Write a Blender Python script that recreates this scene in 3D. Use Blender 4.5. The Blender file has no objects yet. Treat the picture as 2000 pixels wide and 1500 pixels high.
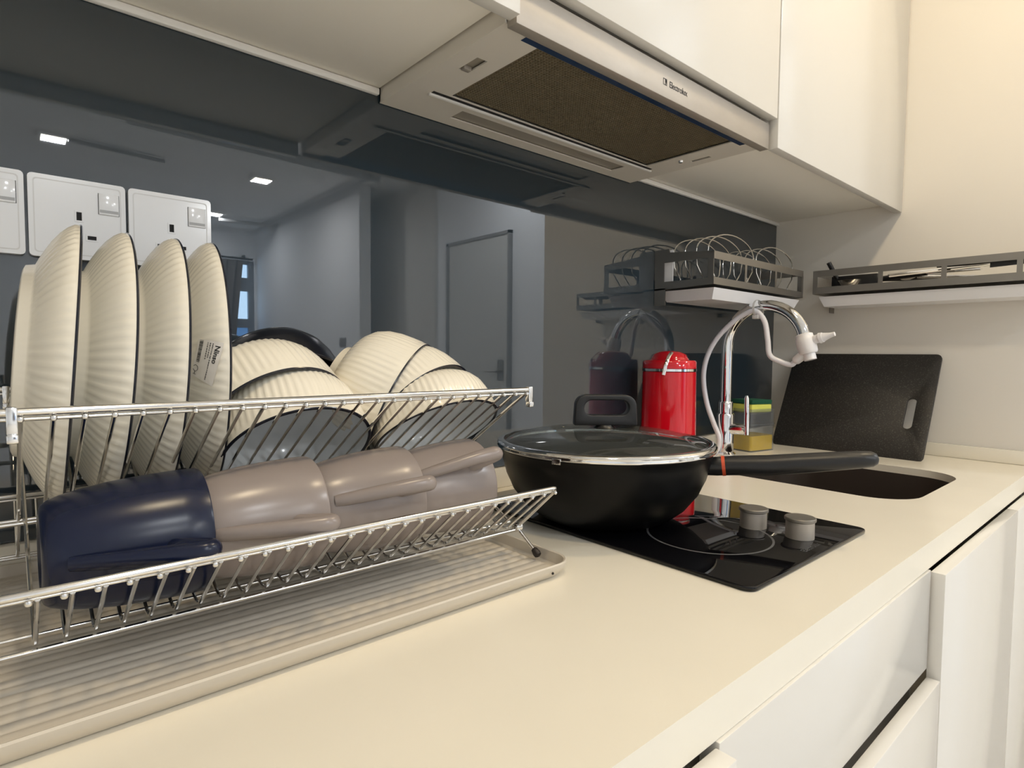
import bpy, bmesh, math, random
from mathutils import Vector, Matrix
random.seed(7)
C = bpy.context.scene.collection
PI = math.pi

# ------------------------------------------------------------------ camera, world, exposure
sc = bpy.context.scene
sc.view_settings.view_transform = 'Standard'
sc.view_settings.look = 'None'
sc.view_settings.gamma = 1.0
sc.view_settings.use_curve_mapping = False
sc.view_settings.exposure = -0.66
sc.cycles.diffuse_bounces = 8
_pan, _tilt, _roll = math.radians(41.1745), math.radians(-2.8898), math.radians(0.4945)
_f = Vector((math.sin(_pan)*math.cos(_tilt), math.cos(_pan)*math.cos(_tilt), math.sin(_tilt)))
_r0 = Vector((math.cos(_pan), -math.sin(_pan), 0)); _u0 = _r0.cross(_f)
_r = _r0*math.cos(_roll) + _u0*math.sin(_roll)
_u = -_r0*math.sin(_roll) + _u0*math.cos(_roll)
cd = bpy.data.cameras.new('camera'); cam = bpy.data.objects.new('camera', cd); C.objects.link(cam)
cd.sensor_width = 36; cd.lens = 36*1151.15/2000; cd.clip_start = 0.01
cam.matrix_world = Matrix(((_r.x, _u.x, -_f.x, 0.0), (_r.y, _u.y, -_f.y, -0.805), (_r.z, _u.z, -_f.z, 0.2375), (0, 0, 0, 1)))
sc.camera = cam
w = bpy.data.worlds.new('world'); sc.world = w; w.use_nodes = True
w.node_tree.nodes['Background'].inputs[0].default_value = (0.75, 0.85, 1.0, 1)
w.node_tree.nodes['Background'].inputs[1].default_value = 1.0
LAMP_COL = (1.0, 0.79, 0.50)
LAMP_W = 8.0          # each ceiling downlight, watts
DAY_E = 14.0          # daylight glow of the far window panes

# ------------------------------------------------------------------ materials
MATS = {}
def mat(name, col, rough=0.5, metal=0.0, ior=1.5, coat=0.0, coat_rough=0.05, coat_ior=1.5, noise=0.0, nscale=40.0,
        bump=0.0, bscale=200.0, stretch=(1, 1, 1), emit=None, estr=0.0, rvar=0.0, trans=0.0, alpha=1.0, spec=0.5):
    m = bpy.data.materials.new(name); m.use_nodes = True
    nt = m.node_tree; b = nt.nodes['Principled BSDF']
    b.inputs['Base Color'].default_value = (*col, 1); b.inputs['Roughness'].default_value = rough
    b.inputs['Metallic'].default_value = metal; b.inputs['IOR'].default_value = ior
    b.inputs['Coat Weight'].default_value = coat; b.inputs['Coat Roughness'].default_value = coat_rough
    b.inputs['Coat IOR'].default_value = coat_ior
    b.inputs['Transmission Weight'].default_value = trans
    b.inputs['Specular IOR Level'].default_value = spec
    b.inputs['Alpha'].default_value = alpha
    if emit:
        b.inputs['Emission Color'].default_value = (*emit, 1); b.inputs['Emission Strength'].default_value = estr
    if noise or bump or rvar:
        tc = nt.nodes.new('ShaderNodeTexCoord'); mp = nt.nodes.new('ShaderNodeMapping')
        mp.inputs['Scale'].default_value = stretch
        nt.links.new(tc.outputs['Object'], mp.inputs['Vector'])
    if noise:
        nz = nt.nodes.new('ShaderNodeTexNoise'); nz.inputs['Scale'].default_value = nscale
        nz.inputs['Detail'].default_value = 4
        nt.links.new(mp.outputs[0], nz.inputs['Vector'])
        mx = nt.nodes.new('ShaderNodeMix'); mx.data_type = 'RGBA'
        mx.inputs[6].default_value = tuple(max(0, c*(1-noise)) for c in col) + (1,)
        mx.inputs[7].default_value = tuple(min(1, c*(1+noise)) for c in col) + (1,)
        nt.links.new(nz.outputs['Fac'], mx.inputs[0]); nt.links.new(mx.outputs[2], b.inputs['Base Color'])
    if rvar:
        nz = nt.nodes.new('ShaderNodeTexNoise'); nz.inputs['Scale'].default_value = nscale*0.5
        nt.links.new(mp.outputs[0], nz.inputs['Vector'])
        mr = nt.nodes.new('ShaderNodeMapRange'); mr.inputs[3].default_value = max(0, rough-rvar); mr.inputs[4].default_value = rough+rvar
        nt.links.new(nz.outputs['Fac'], mr.inputs[0]); nt.links.new(mr.outputs[0], b.inputs['Roughness'])
    if bump:
        nz = nt.nodes.new('ShaderNodeTexNoise'); nz.inputs['Scale'].default_value = bscale
        nt.links.new(mp.outputs[0], nz.inputs['Vector'])
        bp = nt.nodes.new('ShaderNodeBump'); bp.inputs['Strength'].default_value = bump; bp.inputs['Distance'].default_value = 0.002
        nt.links.new(nz.outputs['Fac'], bp.inputs['Height']); nt.links.new(bp.outputs[0], b.inputs['Normal'])
    MATS[name] = m
    return m

def clear_mat(name, tint, gloss_ior=1.5, haze=0.0, haze_col=(1, 1, 1), rough=0.02):
    """thin clear sheet: see-through with a mirror sheen, optionally a little milky"""
    m = bpy.data.materials.new(name); m.use_nodes = True; nt = m.node_tree
    out = nt.nodes['Material Output']; nt.nodes.remove(nt.nodes['Principled BSDF'])
    tr = nt.nodes.new('ShaderNodeBsdfTransparent'); tr.inputs[0].default_value = (*tint, 1)
    gl = nt.nodes.new('ShaderNodeBsdfGlossy'); gl.inputs['Roughness'].default_value = rough
    lw = nt.nodes.new('ShaderNodeLayerWeight'); lw.inputs[0].default_value = 0.5
    pw = nt.nodes.new('ShaderNodeMath'); pw.operation = 'POWER'; pw.inputs[1].default_value = 4.2
    nt.links.new(lw.outputs['Facing'], pw.inputs[0])
    fr = nt.nodes.new('ShaderNodeMapRange'); f0 = ((gloss_ior-1)/(gloss_ior+1))**2
    fr.inputs[3].default_value = f0; fr.inputs[4].default_value = 0.9
    nt.links.new(pw.outputs[0], fr.inputs[0])
    base = tr
    if haze:
        df = nt.nodes.new('ShaderNodeBsdfDiffuse'); df.inputs[0].default_value = (*haze_col, 1)
        mh = nt.nodes.new('ShaderNodeMixShader'); mh.inputs[0].default_value = haze
        nt.links.new(tr.outputs[0], mh.inputs[1]); nt.links.new(df.outputs[0], mh.inputs[2]); base = mh
    mx = nt.nodes.new('ShaderNodeMixShader')
    nt.links.new(fr.outputs[0], mx.inputs[0]); nt.links.new(base.outputs[0], mx.inputs[1]); nt.links.new(gl.outputs[0], mx.inputs[2])
    nt.links.new(mx.outputs[0], out.inputs[0])
    return m

M_WALL = mat('wall_paint', (0.84, 0.80, 0.73), 0.75, noise=0.03, nscale=3, bump=0.05, bscale=90)
M_WALLROOM = mat('room_paint', (0.86, 0.88, 0.91), 0.8, noise=0.02, nscale=2)
M_GREYWALL = mat('grey_wall_section', (0.68, 0.66, 0.62), 0.6, noise=0.02, nscale=2)
M_CEIL = mat('ceiling_paint', (0.82, 0.82, 0.82), 0.9, noise=0.01, nscale=3)
M_FLOOR = mat('floor_tiles', (0.66, 0.62, 0.56), 0.4, noise=0.08, nscale=6, stretch=(1, 8, 1))
M_SPLASH = mat('slate_glass', (0.013, 0.026, 0.037), 0.5, ior=1.5, coat=1.0, coat_rough=0.008, coat_ior=1.85, spec=0.2)
M_QUARTZ = mat('cream_quartz', (0.82, 0.772, 0.66), 0.22, noise=0.035, nscale=7, rvar=0.05, spec=0.35)
M_WHITE = mat('white_lacquer', (0.71, 0.69, 0.645), 0.16, spec=0.4, noise=0.008, nscale=3)
M_CARC = mat('cabinet_board', (0.92, 0.89, 0.82), 0.55, noise=0.03, nscale=8)
M_SEAL = mat('white_sealant', (0.88, 0.87, 0.85), 0.4)
M_STEEL = mat('brushed_steel', (0.46, 0.42, 0.37), 0.5, metal=0.6, noise=0.07, nscale=14, stretch=(3, 8, 8), rvar=0.06)
M_HOODPL = mat('hood_grey_paint', (0.74, 0.70, 0.63), 0.45, metal=0.1, noise=0.03, nscale=12)
M_CHROME = mat('chrome', (0.86, 0.86, 0.86), 0.07, metal=1.0)
M_WIRE = mat('chrome_wire', (0.78, 0.77, 0.75), 0.13, metal=1.0)
M_DARKSTEEL = mat('satin_steel', (0.42, 0.40, 0.37), 0.32, metal=1.0, noise=0.05, nscale=40)
M_SINK = mat('brown_sink_steel', (0.045, 0.034, 0.027), 0.5, metal=0.2, noise=0.05, nscale=40)
M_KNOB = mat('satin_knob', (0.26, 0.24, 0.21), 0.5, metal=0.7)
M_SHELF = mat('shelf_steel', (0.36, 0.34, 0.31), 0.38, metal=1.0, noise=0.05, nscale=30)
M_BLACKGL = mat('black_ceramic_glass', (0.003, 0.003, 0.004), 0.03, ior=1.5, spec=0.4)
M_BLACK = mat('black_plastic', (0.012, 0.012, 0.013), 0.38, bump=0.04, bscale=600)
M_NONSTICK = mat('black_nonstick', (0.004, 0.004, 0.004), 0.35, noise=0.1, nscale=60, spec=0.18)
M_RUBBER = mat('dark_rubber', (0.02, 0.014, 0.012), 0.5)
M_DARK = mat('dark_recess', (0.01, 0.01, 0.01), 0.8)
M_CREAM = mat('cream_glaze', (0.84, 0.79, 0.675), 0.2, noise=0.04, nscale=18, coat=0.3, coat_rough=0.08)
M_BLUEIN = mat('pale_glaze', (0.82, 0.85, 0.86), 0.13, noise=0.04, nscale=14)
M_NAVYRIM = mat('navy_glaze', (0.006, 0.008, 0.018), 0.22)
M_NAVY = mat('navy_stoneware', (0.004, 0.008, 0.030), 0.26, noise=0.05, nscale=50, spec=0.4)
M_SPECK = mat('speckled_navy', (0.008, 0.009, 0.014), 0.2, noise=0.3, nscale=160)
M_TAUPE = mat('taupe_stoneware', (0.255, 0.215, 0.197), 0.26, noise=0.03, nscale=30, spec=0.5)
M_TRAY = mat('tray_enamel', (0.60, 0.545, 0.46), 0.32, noise=0.03, nscale=10)
M_RED = mat('red_enamel', (0.62, 0.004, 0.014), 0.12, coat=0.5)
M_PLATE = mat('switch_plastic', (0.80, 0.80, 0.80), 0.13, spec=0.55)
M_WHITEPL = mat('white_plastic', (0.84, 0.83, 0.84), 0.3)
M_HOSE = mat('white_hose', (0.80, 0.79, 0.83), 0.3)
M_TIE = mat('clear_tie', (0.75, 0.74, 0.72), 0.35, alpha=0.85)
M_ORANGE = mat('orange_ring', (0.62, 0.085, 0.03), 0.4)
M_BOARD = mat('dark_board', (0.018, 0.0165, 0.015), 0.5, noise=0.9, nscale=330, bump=0.1, bscale=500)
_nt = M_BOARD.node_tree; _nz = [n for n in _nt.nodes if n.type == 'TEX_NOISE'][0]; _mx = [n for n in _nt.nodes if n.type == 'MIX'][0]
_cr = _nt.nodes.new('ShaderNodeMapRange'); _cr.inputs[1].default_value = 0.54; _cr.inputs[2].default_value = 0.66
_nt.links.new(_nz.outputs['Fac'], _cr.inputs[0]); _nt.links.new(_cr.outputs[0], _mx.inputs[0])
_mx.inputs[6].default_value = (0.014, 0.0125, 0.011, 1); _mx.inputs[7].default_value = (0.05, 0.046, 0.04, 1)
M_SPONGE = mat('yellow_sponge', (0.78, 0.80, 0.16), 0.9, bump=0.6, bscale=350)
M_SCOUR = mat('green_scourer', (0.008, 0.10, 0.055), 0.95, bump=0.8, bscale=700)
M_SOAP = mat('yellow_soap', (1.0, 0.64, 0.0), 0.2)
M_INK = mat('black_ink', (0.015, 0.015, 0.015), 0.5)
M_GREYINK = mat('grey_ink', (0.06, 0.06, 0.06), 0.35)
M_RING = mat('zone_print', (0.11, 0.11, 0.115), 0.3)
M_STICKER = mat('paper_sticker', (0.76, 0.72, 0.66), 0.45)
M_FILTER = mat('hood_mesh', (0.27, 0.225, 0.15), 0.55, metal=0.5, noise=0.12, nscale=90)
M_BLUEFILM = mat('blue_film', (0.008, 0.03, 0.09), 0.25)
M_LAMPCOVER = mat('frosted_cover', (0.30, 0.27, 0.22), 0.3)
M_WOODSPAT = mat('dark_handle', (0.03, 0.02, 0.018), 0.35)
M_DOOR = mat('door_paint', (0.66, 0.66, 0.64), 0.5, noise=0.02, nscale=3)
M_FRAME = mat('door_frame_paint', (0.30, 0.30, 0.30), 0.5)
M_CURTAIN = mat('curtain_cloth', (0.16, 0.15, 0.15), 0.9, noise=0.1, nscale=30)
M_ALU = mat('window_alu', (0.25, 0.28, 0.32), 0.5, metal=0.3)
M_PIPE = mat('pipe_paint', (0.40, 0.40, 0.40), 0.5)
M_DAYPANE = mat('day_pane', (0.5, 0.6, 0.7), 0.2, emit=(0.50, 0.74, 1.0), estr=DAY_E)
M_DAYPANE2 = mat('frosted_day_pane', (0.2, 0.3, 0.5), 0.2, emit=(0.10, 0.28, 0.62), estr=DAY_E*0.5)
M_LAMPGLOW = mat('lamp_glow', (1, 1, 1), 0.4, emit=(1.0, 0.93, 0.75), estr=22.0)
M_LAMPYEL = mat('lamp_glow_yellow', (1, 1, 1), 0.4, emit=(1.0, 0.80, 0.35), estr=9.0)
M_GLASS = clear_mat('lid_glass', (0.74, 0.78, 0.75), 1.75, haze=0.07, haze_col=(0.5, 0.53, 0.5))  # grey haze paints the room's reflection into the lid
M_CLEARBOX = clear_mat('clear_plastic', (0.86, 0.88, 0.90), 1.45, haze=0.05, haze_col=(0.9, 0.92, 0.95), rough=0.12)
M_FRIDGE = mat('dark_cloth', (0.02, 0.014, 0.014), 0.7)

# ------------------------------------------------------------------ mesh helpers
class G:
    """a bag of geometry"""
    def __init__(s): s.v = []; s.f = []
    def add(s, v, f):
        o = len(s.v); s.v += [Vector(p) for p in v]; s.f += [tuple(i+o for i in q) for q in f]; return s
    def join(s, g): return s.add(g.v, g.f)
    def xf(s, m): s.v = [m @ p for p in s.v]; return s

def from_bm(bm):
    g = G(); bm.verts.index_update()
    g.add([v.co.copy() for v in bm.verts], [[v.index for v in f.verts] for f in bm.faces]); bm.free(); return g

def box(lo, hi, bev=0.0, seg=2):
    lo, hi = [min(a, b) for a, b in zip(lo, hi)], [max(a, b) for a, b in zip(lo, hi)]
    bm = bmesh.new(); bmesh.ops.create_cube(bm, size=1)
    for v in bm.verts:
        v.co = Vector([(lo[i]+hi[i])/2 + v.co[i]*(hi[i]-lo[i]) for i in range(3)])
    if bev: bmesh.ops.bevel(bm, geom=bm.edges[:], offset=bev, segments=seg, profile=0.5, affect='EDGES')
    return from_bm(bm)

def lathe(prof, n=48, flute=None, close=True):
    """prof: (r, z) list; flute: function(i, theta) -> radius offset"""
    g = G(); V = []; idx = []
    for i, (r, z) in enumerate(prof):
        if r < 1e-6:
            idx.append([len(V)]); V.append((0, 0, z))
        else:
            row = []
            for k in range(n):
                t = 2*PI*k/n; rr = r + (flute(i, t) if flute else 0)
                row.append(len(V)); V.append((rr*math.cos(t), rr*math.sin(t), z))
            idx.append(row)
    F = []
    for a, b in zip(idx[:-1], idx[1:]):
        for k in range(n):
            k2 = (k+1) % n
            q = [a[k % len(a)], a[k2 % len(a)], b[k2 % len(b)], b[k % len(b)]]
            q2 = []
            for x in q:
                if x not in q2: q2.append(x)
            if len(q2) > 2: F.append(tuple(q2))
    return g.add(V, F)

def tube(path, r, n=10, closed=False, ry=None, up=None):
    """round (or elliptical) rod along a path; r may be a list"""
    P = [Vector(p) for p in path]; m = len(P); g = G()
    T = []
    for i in range(m):
        a = P[i-1] if (i > 0 or closed) else P[i]; b = P[(i+1) % m] if (i < m-1 or closed) else P[i]
        T.append((b-a).normalized())
    u = Vector(up) if up else (Vector((0, 0, 1)) if abs(T[0].z) < 0.9 else Vector((1, 0, 0)))
    V = []
    for i in range(m):
        u = (u - T[i]*u.dot(T[i])).normalized(); s = T[i].cross(u)
        ra = r[i] if isinstance(r, (list, tuple)) else r
        rb = ra if ry is None else (ry[i] if isinstance(ry, (list, tuple)) else ry)
        for k in range(n):
            t = 2*PI*k/n; V.append(P[i] + u*ra*math.cos(t) + s*rb*math.sin(t))
    F = []
    for i in range(m if closed else m-1):
        j = (i+1) % m
        for k in range(n):
            k2 = (k+1) % n; F.append((i*n+k, i*n+k2, j*n+k2, j*n+k))
    if not closed:
        F.append(tuple(range(n-1, -1, -1))); F.append(tuple(range((m-1)*n, m*n)))
    return g.add(V, F)

def smooth_path(pts, n=8):
    """Catmull-Rom through pts"""
    P = [Vector(p) for p in pts]; P = [P[0]*2-P[1]] + P + [P[-1]*2-P[-2]]; out = []
    for i in range(1, len(P)-2):
        a, b, c, d = P[i-1], P[i], P[i+1], P[i+2]
        for k in range(n):
            t = k/n
            out.append(0.5*((2*b) + (c-a)*t + (2*a-5*b+4*c-d)*t*t + (3*b-a-3*c+d)*t**3))
    out.append(P[-2]); return out

def fillet(pts, r, n=5):
    P = [Vector(p) for p in pts]; out = [P[0]]
    for i in range(1, len(P)-1):
        a, b, c = P[i-1], P[i], P[i+1]; d1 = (a-b); d2 = (c-b)
        rr = min(r, d1.length*0.45, d2.length*0.45)
        p, q = b+d1.normalized()*rr, b+d2.normalized()*rr
        for k in range(n+1):
            t = k/n; out.append(p*(1-t)**2 + b*2*t*(1-t) + q*t*t)
    out.append(P[-1]); return out

def rrect(x0, y0, x1, y1, r, n=6):
    out = []
    for cx, cy, a in ((x1-r, y1-r, 0), (x0+r, y1-r, PI/2), (x0+r, y0+r, PI), (x1-r, y0+r, 3*PI/2)):
        for k in range(n+1):
            t = a + PI/2*k/n; out.append((cx+r*math.cos(t), cy+r*math.sin(t)))
    return out

def slab(outer, holes, t, bev=0.0):
    """flat plate in XY with holes, from z=0 down to z=-t"""
    bm = bmesh.new(); es = []
    for loop in [outer]+list(holes):
        vs = [bm.verts.new((x, y, 0)) for x, y in loop]
        for i in range(len(vs)): es.append(bm.edges.new((vs[i], vs[(i+1) % len(vs)])))
    if holes: bmesh.ops.triangle_fill(bm, use_beauty=True, use_dissolve=False, edges=es)
    else: bm.faces.new(bm.verts[:])
    ex = bmesh.ops.extrude_face_region(bm, geom=bm.faces[:])
    bmesh.ops.translate(bm, verts=[e for e in ex['geom'] if isinstance(e, bmesh.types.BMVert)], vec=(0, 0, -t))
    bmesh.ops.recalc_face_normals(bm, faces=bm.faces[:])
    if bev:
        ed = [e for e in bm.edges if len(e.link_faces) == 2 and e.calc_face_angle(0) > 0.9]
        bmesh.ops.bevel(bm, geom=ed, offset=bev, segments=2, profile=0.5, affect='EDGES')
    return from_bm(bm)

def text_geo(body, size, extrude=0.0002, bold=0.0, spacing=1.0):
    cu = bpy.data.curves.new('t', 'FONT'); cu.body = body; cu.size = size; cu.extrude = extrude; cu.offset = bold
    cu.space_character = spacing; cu.resolution_u = 3
    ob = bpy.data.objects.new('t', cu); C.objects.link(ob)
    dg = bpy.context.evaluated_depsgraph_get(); me = bpy.data.meshes.new_from_object(ob.evaluated_get(dg))
    g = G().add([v.co.copy() for v in me.vertices], [tuple(p.vertices) for p in me.polygons])
    bpy.data.objects.remove(ob); bpy.data.curves.remove(cu); bpy.data.meshes.remove(me); return g

def mesh_of(name, g, m, smooth=True, angle=38):
    me = bpy.data.meshes.new(name); me.from_pydata([tuple(p) for p in g.v], [], g.f)
    bm = bmesh.new(); bm.from_mesh(me); bmesh.ops.recalc_face_normals(bm, faces=bm.faces[:]); bm.to_mesh(me); bm.free()
    me.materials.append(m)
    if smooth:
        me.shade_smooth()
        try: me.set_sharp_from_angle(angle=math.radians(angle))
        except Exception: pass
    return me

def thing(name, label, cat, M=None, group=None):
    """an Empty at the thing's base that parents its parts"""
    o = bpy.data.objects.new(name, None); C.objects.link(o); o.empty_display_size = 0.02
    o.matrix_world = M if isinstance(M, Matrix) else Matrix.Translation(M if M else (0, 0, 0))
    o['label'] = label; o['category'] = cat
    if group: o['group'] = group
    return o
def part(name, g, m, parent, world=True, label=None, smooth=True, angle=38, kind=None):
    """a part; with world=True its geometry was made in scene coordinates"""
    root = parent
    while root.parent: root = root.parent
    if world: g = G().join(g).xf(root.matrix_world.inverted())
    o = bpy.data.objects.new(name, mesh_of(name, g, m, smooth, angle)); C.objects.link(o); o.parent = parent
    if label: o['label'] = label
    if kind: o['kind'] = kind
    return o
def single(name, g, m, label, cat, M=None, group=None, smooth=True, angle=38):
    o = bpy.data.objects.new(name, mesh_of(name, g, m, smooth, angle)); C.objects.link(o)
    if M: o.matrix_world = M if isinstance(M, Matrix) else Matrix.Translation(M)
    o['label'] = label; o['category'] = cat
    if group: o['group'] = group
    return o
def struct(name, g, m, parent=None, smooth=True):
    o = bpy.data.objects.new(name, mesh_of(name, g, m, smooth)); C.objects.link(o)
    if parent: o.parent = parent
    else: o['kind'] = 'structure'
    return o
def dup(root, M=None, label=None, group=None, parent=None):
    r = root.copy(); C.objects.link(r); r.parent = parent
    if parent is None and M is not None: r.matrix_world = M
    if label: r['label'] = label
    if group: r['group'] = group
    for ch in list(root.children): dup(ch, parent=r)
    return r
def axes(o, zdir, xhint):
    """matrix with origin o, local z along zdir, local x near xhint"""
    z = Vector(zdir).normalized(); x = Vector(xhint); x = (x - z*x.dot(z)).normalized(); y = z.cross(x)
    return Matrix(((x.x, y.x, z.x, o[0]), (x.y, y.y, z.y, o[1]), (x.z, y.z, z.z, o[2]), (0, 0, 0, 1)))

XW = 1.725            # right wall
# ------------------------------------------------------------------ the room
FZ, CZ = -0.90, 1.60
struct('floor', box((-2.7, -6.4, FZ-0.1), (2.8, 0.11, FZ)), M_FLOOR)
struct('ceiling', box((-2.7, -6.4, CZ), (2.8, 0.11, CZ+0.1)), M_CEIL)
struct('wall_back', box((-2.7, 0.007, FZ), (1.83, 0.11, CZ)), M_WALL)
struct('wall_right', box((XW, -0.97, FZ), (1.83, 0.007, CZ)), M_WALL)
struct('wall_passage', box((1.83, -0.97, FZ), (2.7, -0.87, CZ)), M_WALLROOM)
struct('wall_hall', box((2.6, -4.45, FZ), (2.7, -0.97, CZ)), M_WALLROOM)
struct('wall_recess', box((2.35, -4.5, FZ), (2.7, -4.4, CZ)), M_WALLROOM)
struct('wall_side', box((2.25, -6.2, FZ), (2.35, -3.67, CZ)), M_WALLROOM)
struct('wall_left', box((-2.7, -6.2, FZ), (-2.6, 0.007, CZ)), M_WALLROOM)
# far wall with the window opening
wx0, wx1, wz0, wz1 = 0.55, 2.225, -0.1, 1.26
far = G()
far.join(box((-2.7, -6.3, FZ), (wx0, -6.2, CZ))).join(box((wx1, -6.3, FZ), (2.7, -6.2, CZ)))
far.join(box((wx0, -6.3, FZ), (wx1, -6.2, wz0))).join(box((wx0, -6.3, wz1), (wx1, -6.2, CZ)))
struct('wall_far', far, M_WALLROOM)
win = bpy.data.objects.new('window_1', None); C.objects.link(win); win.location = (wx0, -6.22, wz0); win['kind'] = 'structure'
def wpart(name, g, m): return part(name, g, m, win)
bpy.context.view_layer.update()
for xx in (wx0, 1.08, 1.62, wx1-0.06): wpart('frame_post', box((xx, -6.28, wz0), (xx+0.06, -6.215, wz1)), M_ALU)
for z0, z1 in ((wz0, wz0+0.05), (0.51, 0.61), (0.92, 1.07), (wz1-0.04, wz1)): wpart('transom', box((wx0, -6.278, z0), (wx1, -6.217, z1)), M_ALU)
for xa, xb in ((0.61, 1.08), (1.14, 1.62), (1.68, 2.165)):
    wpart('pane', box((xa, -6.262, 1.07), (xb, -6.256, wz1-0.04)), M_DAYPANE)
    wpart('pane', box((xa, -6.262, 0.61), (xb, -6.256, 0.92)), M_DAYPANE)
    wpart('pane', box((xa, -6.262, wz0+0.05), (xb, -6.256, 0.51)), M_DAYPANE2)
# the hall door, its frame and a darker grey wall section beside it
dr = bpy.data.objects.new('door_1', None); C.objects.link(dr); dr.location = (2.6, -2.53, FZ); dr['kind'] = 'structure'
bpy.context.view_layer.update()
df = G(); df.join(box((2.57, -2.90, FZ), (2.6, -2.87, 1.06))).join(box((2.57, -2.19, FZ), (2.6, -2.172, 1.06))).join(box((2.57, -2.90, 1.04), (2.6, -2.172, 1.06)))
part('frame', df, M_FRAME, dr)
lf = part('leaf', box((2.578, -2.87, FZ+0.01), (2.6, -2.19, 1.04)), M_DOOR, dr)
hd = G(); hd.join(tube([(2.578, -2.26, 0.12), (2.54, -2.26, 0.12)], 0.012)).join(tube([(2.54, -2.26, 0.12), (2.54, -2.38, 0.12)], 0.009)).join(box((2.572, -2.29, 0.06), (2.578, -2.23, 0.20)))
part('handle', hd, M_DARKSTEEL, lf)
struct('trim_3', box((2.575, -4.4, FZ), (2.6, -3.07, CZ)), M_GREYWALL)
# low pipes under the ceiling
def pipe(pts, r, label):
    g = tube(pts, r, 8)
    single('ceiling_pipe', g, M_PIPE, label, 'pipe')
pipe([(2.17, -5.9, 1.56), (2.17, -3.05, 1.56)], 0.014, 'thin grey pipe running under the ceiling along the side wall')
pipe([(1.70, -5.58, 1.55), (2.249, -5.52, 1.55)], 0.018, 'short grey pipe crossing under the ceiling beside the furthest lamp')
pipe([(0.6, -3.26, 1.57), (2.25, -3.34, 1.57)], 0.03, 'thick pale pipe crossing under the ceiling nearest to the counter')
pipe([(0.38, -3.93, 1.575), (0.93, -4.0, 1.575)], 0.014, 'short grey pipe starting at the leftmost ceiling lamp')
# curtain, widened leftwards to keep pane glow off the splashback, and rail
cu = G(); V = []; F = []
nx = 110
for i in range(nx+1):
    t = i/nx
    for j in range(9):
        s = j/8; xr = 2.085-0.13*s-0.01*math.sin(s*3)
        V.append((0.62+(xr-0.62)*t, -6.13+0.025*math.sin(t*95), 1.25-1.5*s))
for i in range(nx):
    for j in range(8): a = i*9+j; F.append((a, a+1, a+10, a+9))
cu.add(V, F)
single('curtain', cu, M_CURTAIN, 'dark grey curtain, widened unseen over most of the far window to block its glow', 'curtain')
t = thing('curtain_rod', 'black curtain rod above the far window', 'curtain rod', (1.6, -6.13, 1.27))
part('rod', tube([(0.45, -6.13, 1.27), (2.19, -6.13, 1.27)], 0.011), M_BLACK, t)
for x in (0.6, 2.1): part('bracket', box((x-0.008, -6.2, 1.26), (x+0.008, -6.12, 1.31)), M_BLACK, t)
# light switch on the side wall
t = thing('light_switch', 'small white light switch on the long side wall', 'switch', (2.25, -3.98, 0.33))
part('plate', box((2.243, -4.04, 0.29), (2.25, -3.92, 0.37), 0.002), M_PIPE, t)
for k in range(2): part('rocker', box((2.239, -4.03+k*0.055, 0.30), (2.243, -3.985+k*0.055, 0.36), 0.001), M_FRAME, t)

def downlight(x, y, label, watts, col=LAMP_COL, size=0.13, glow=M_LAMPGLOW):
    t = thing('ceiling_lamp', label, 'lamp', (x, y, CZ))
    h = size/2
    fr = slab(rrect(x-h-0.018, y-h-0.018, x+h+0.018, y+h+0.018, 0.01), [rrect(x-h, y-h, x+h, y+h, 0.006)], 0.02).xf(Matrix.Translation((0, 0, CZ)))
    part('frame', fr, M_SEAL, t)
    part('diffuser', box((x-h, y-h, CZ-0.012), (x+h, y+h, CZ-0.006)), glow, t)
    l = bpy.data.lights.new('lamp_light', 'AREA'); l.shape = 'SQUARE'; l.size = size*0.95; l.energy = watts; l.color = col
    o = bpy.data.objects.new('lamp_light', l); C.objects.link(o); o.location = (0, 0, -0.024); o.parent = t
downlight(0.31, -4.00, 'bright square ceiling lamp reflected furthest left above the sockets', 38, (0.92, 0.96, 1.0))
downlight(1.60, -4.03, 'square ceiling lamp with a yellow glow in the middle of the room', 38, (0.97, 0.96, 0.95), glow=M_LAMPYEL)
downlight(1.64, -5.52, 'small square ceiling lamp nearest to the far window', 34, (0.92, 0.96, 1.0))
downlight(2.15, -2.0, 'added square fill lamp, not seen, brightening the passage in front of the hall door', 24, (0.92, 0.96, 1.0))  # no lamp seen here; added to brighten the hall
downlight(0.3, -2.3, 'added square fill lamp, not seen, over the open floor between the counter and the leftmost reflected lamp', 16, (0.92, 0.96, 1.0))  # unseen extra lamp, added as general fill
downlight(0.20, -0.86, 'square ceiling lamp above the dish rack end of the counter', LAMP_W, LAMP_COL)
downlight(1.20, -0.86, 'square ceiling lamp above the hob end of the counter', LAMP_W*1.25, LAMP_COL)

# ------------------------------------------------------------------ counter, splashback, cabinets
BX0 = -1.2
single('backsplash', box((BX0, 0, 0.0355), (XW, 0.006, 0.66)), M_SPLASH, 'glossy slate blue glass backsplash along the wall behind the counter', 'backsplash')
struct('trim_1', box((BX0, -0.009, 0.616), (0.434, -0.0005, 0.6255), 0.002), M_SEAL)
struct('trim_2', box((1.038, -0.009, 0.616), (XW, -0.0005, 0.6255), 0.002), M_SEAL)

ct = thing('countertop', 'cream quartz countertop with a thick pale front edge', 'countertop', (0.3, -0.3, 0))
SINK = rrect(1.11, -0.518, 1.475, -0.155, 0.075, 8)
top = slab([(BX0, -0.597), (XW, -0.597), (XW, 0), (BX0, 0)], [SINK], 0.035, 0.0)
part('slab', top, M_QUARTZ, ct)
part('back_upstand', box((BX0, -0.012, 0.0003), (XW-0.012, -0.0005, 0.035), 0.0012), M_QUARTZ, ct)
part('side_upstand', box((XW-0.012, -0.597, 0.0003), (XW-0.0005, -0.0005, 0.031), 0.0012), M_QUARTZ, ct)

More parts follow.
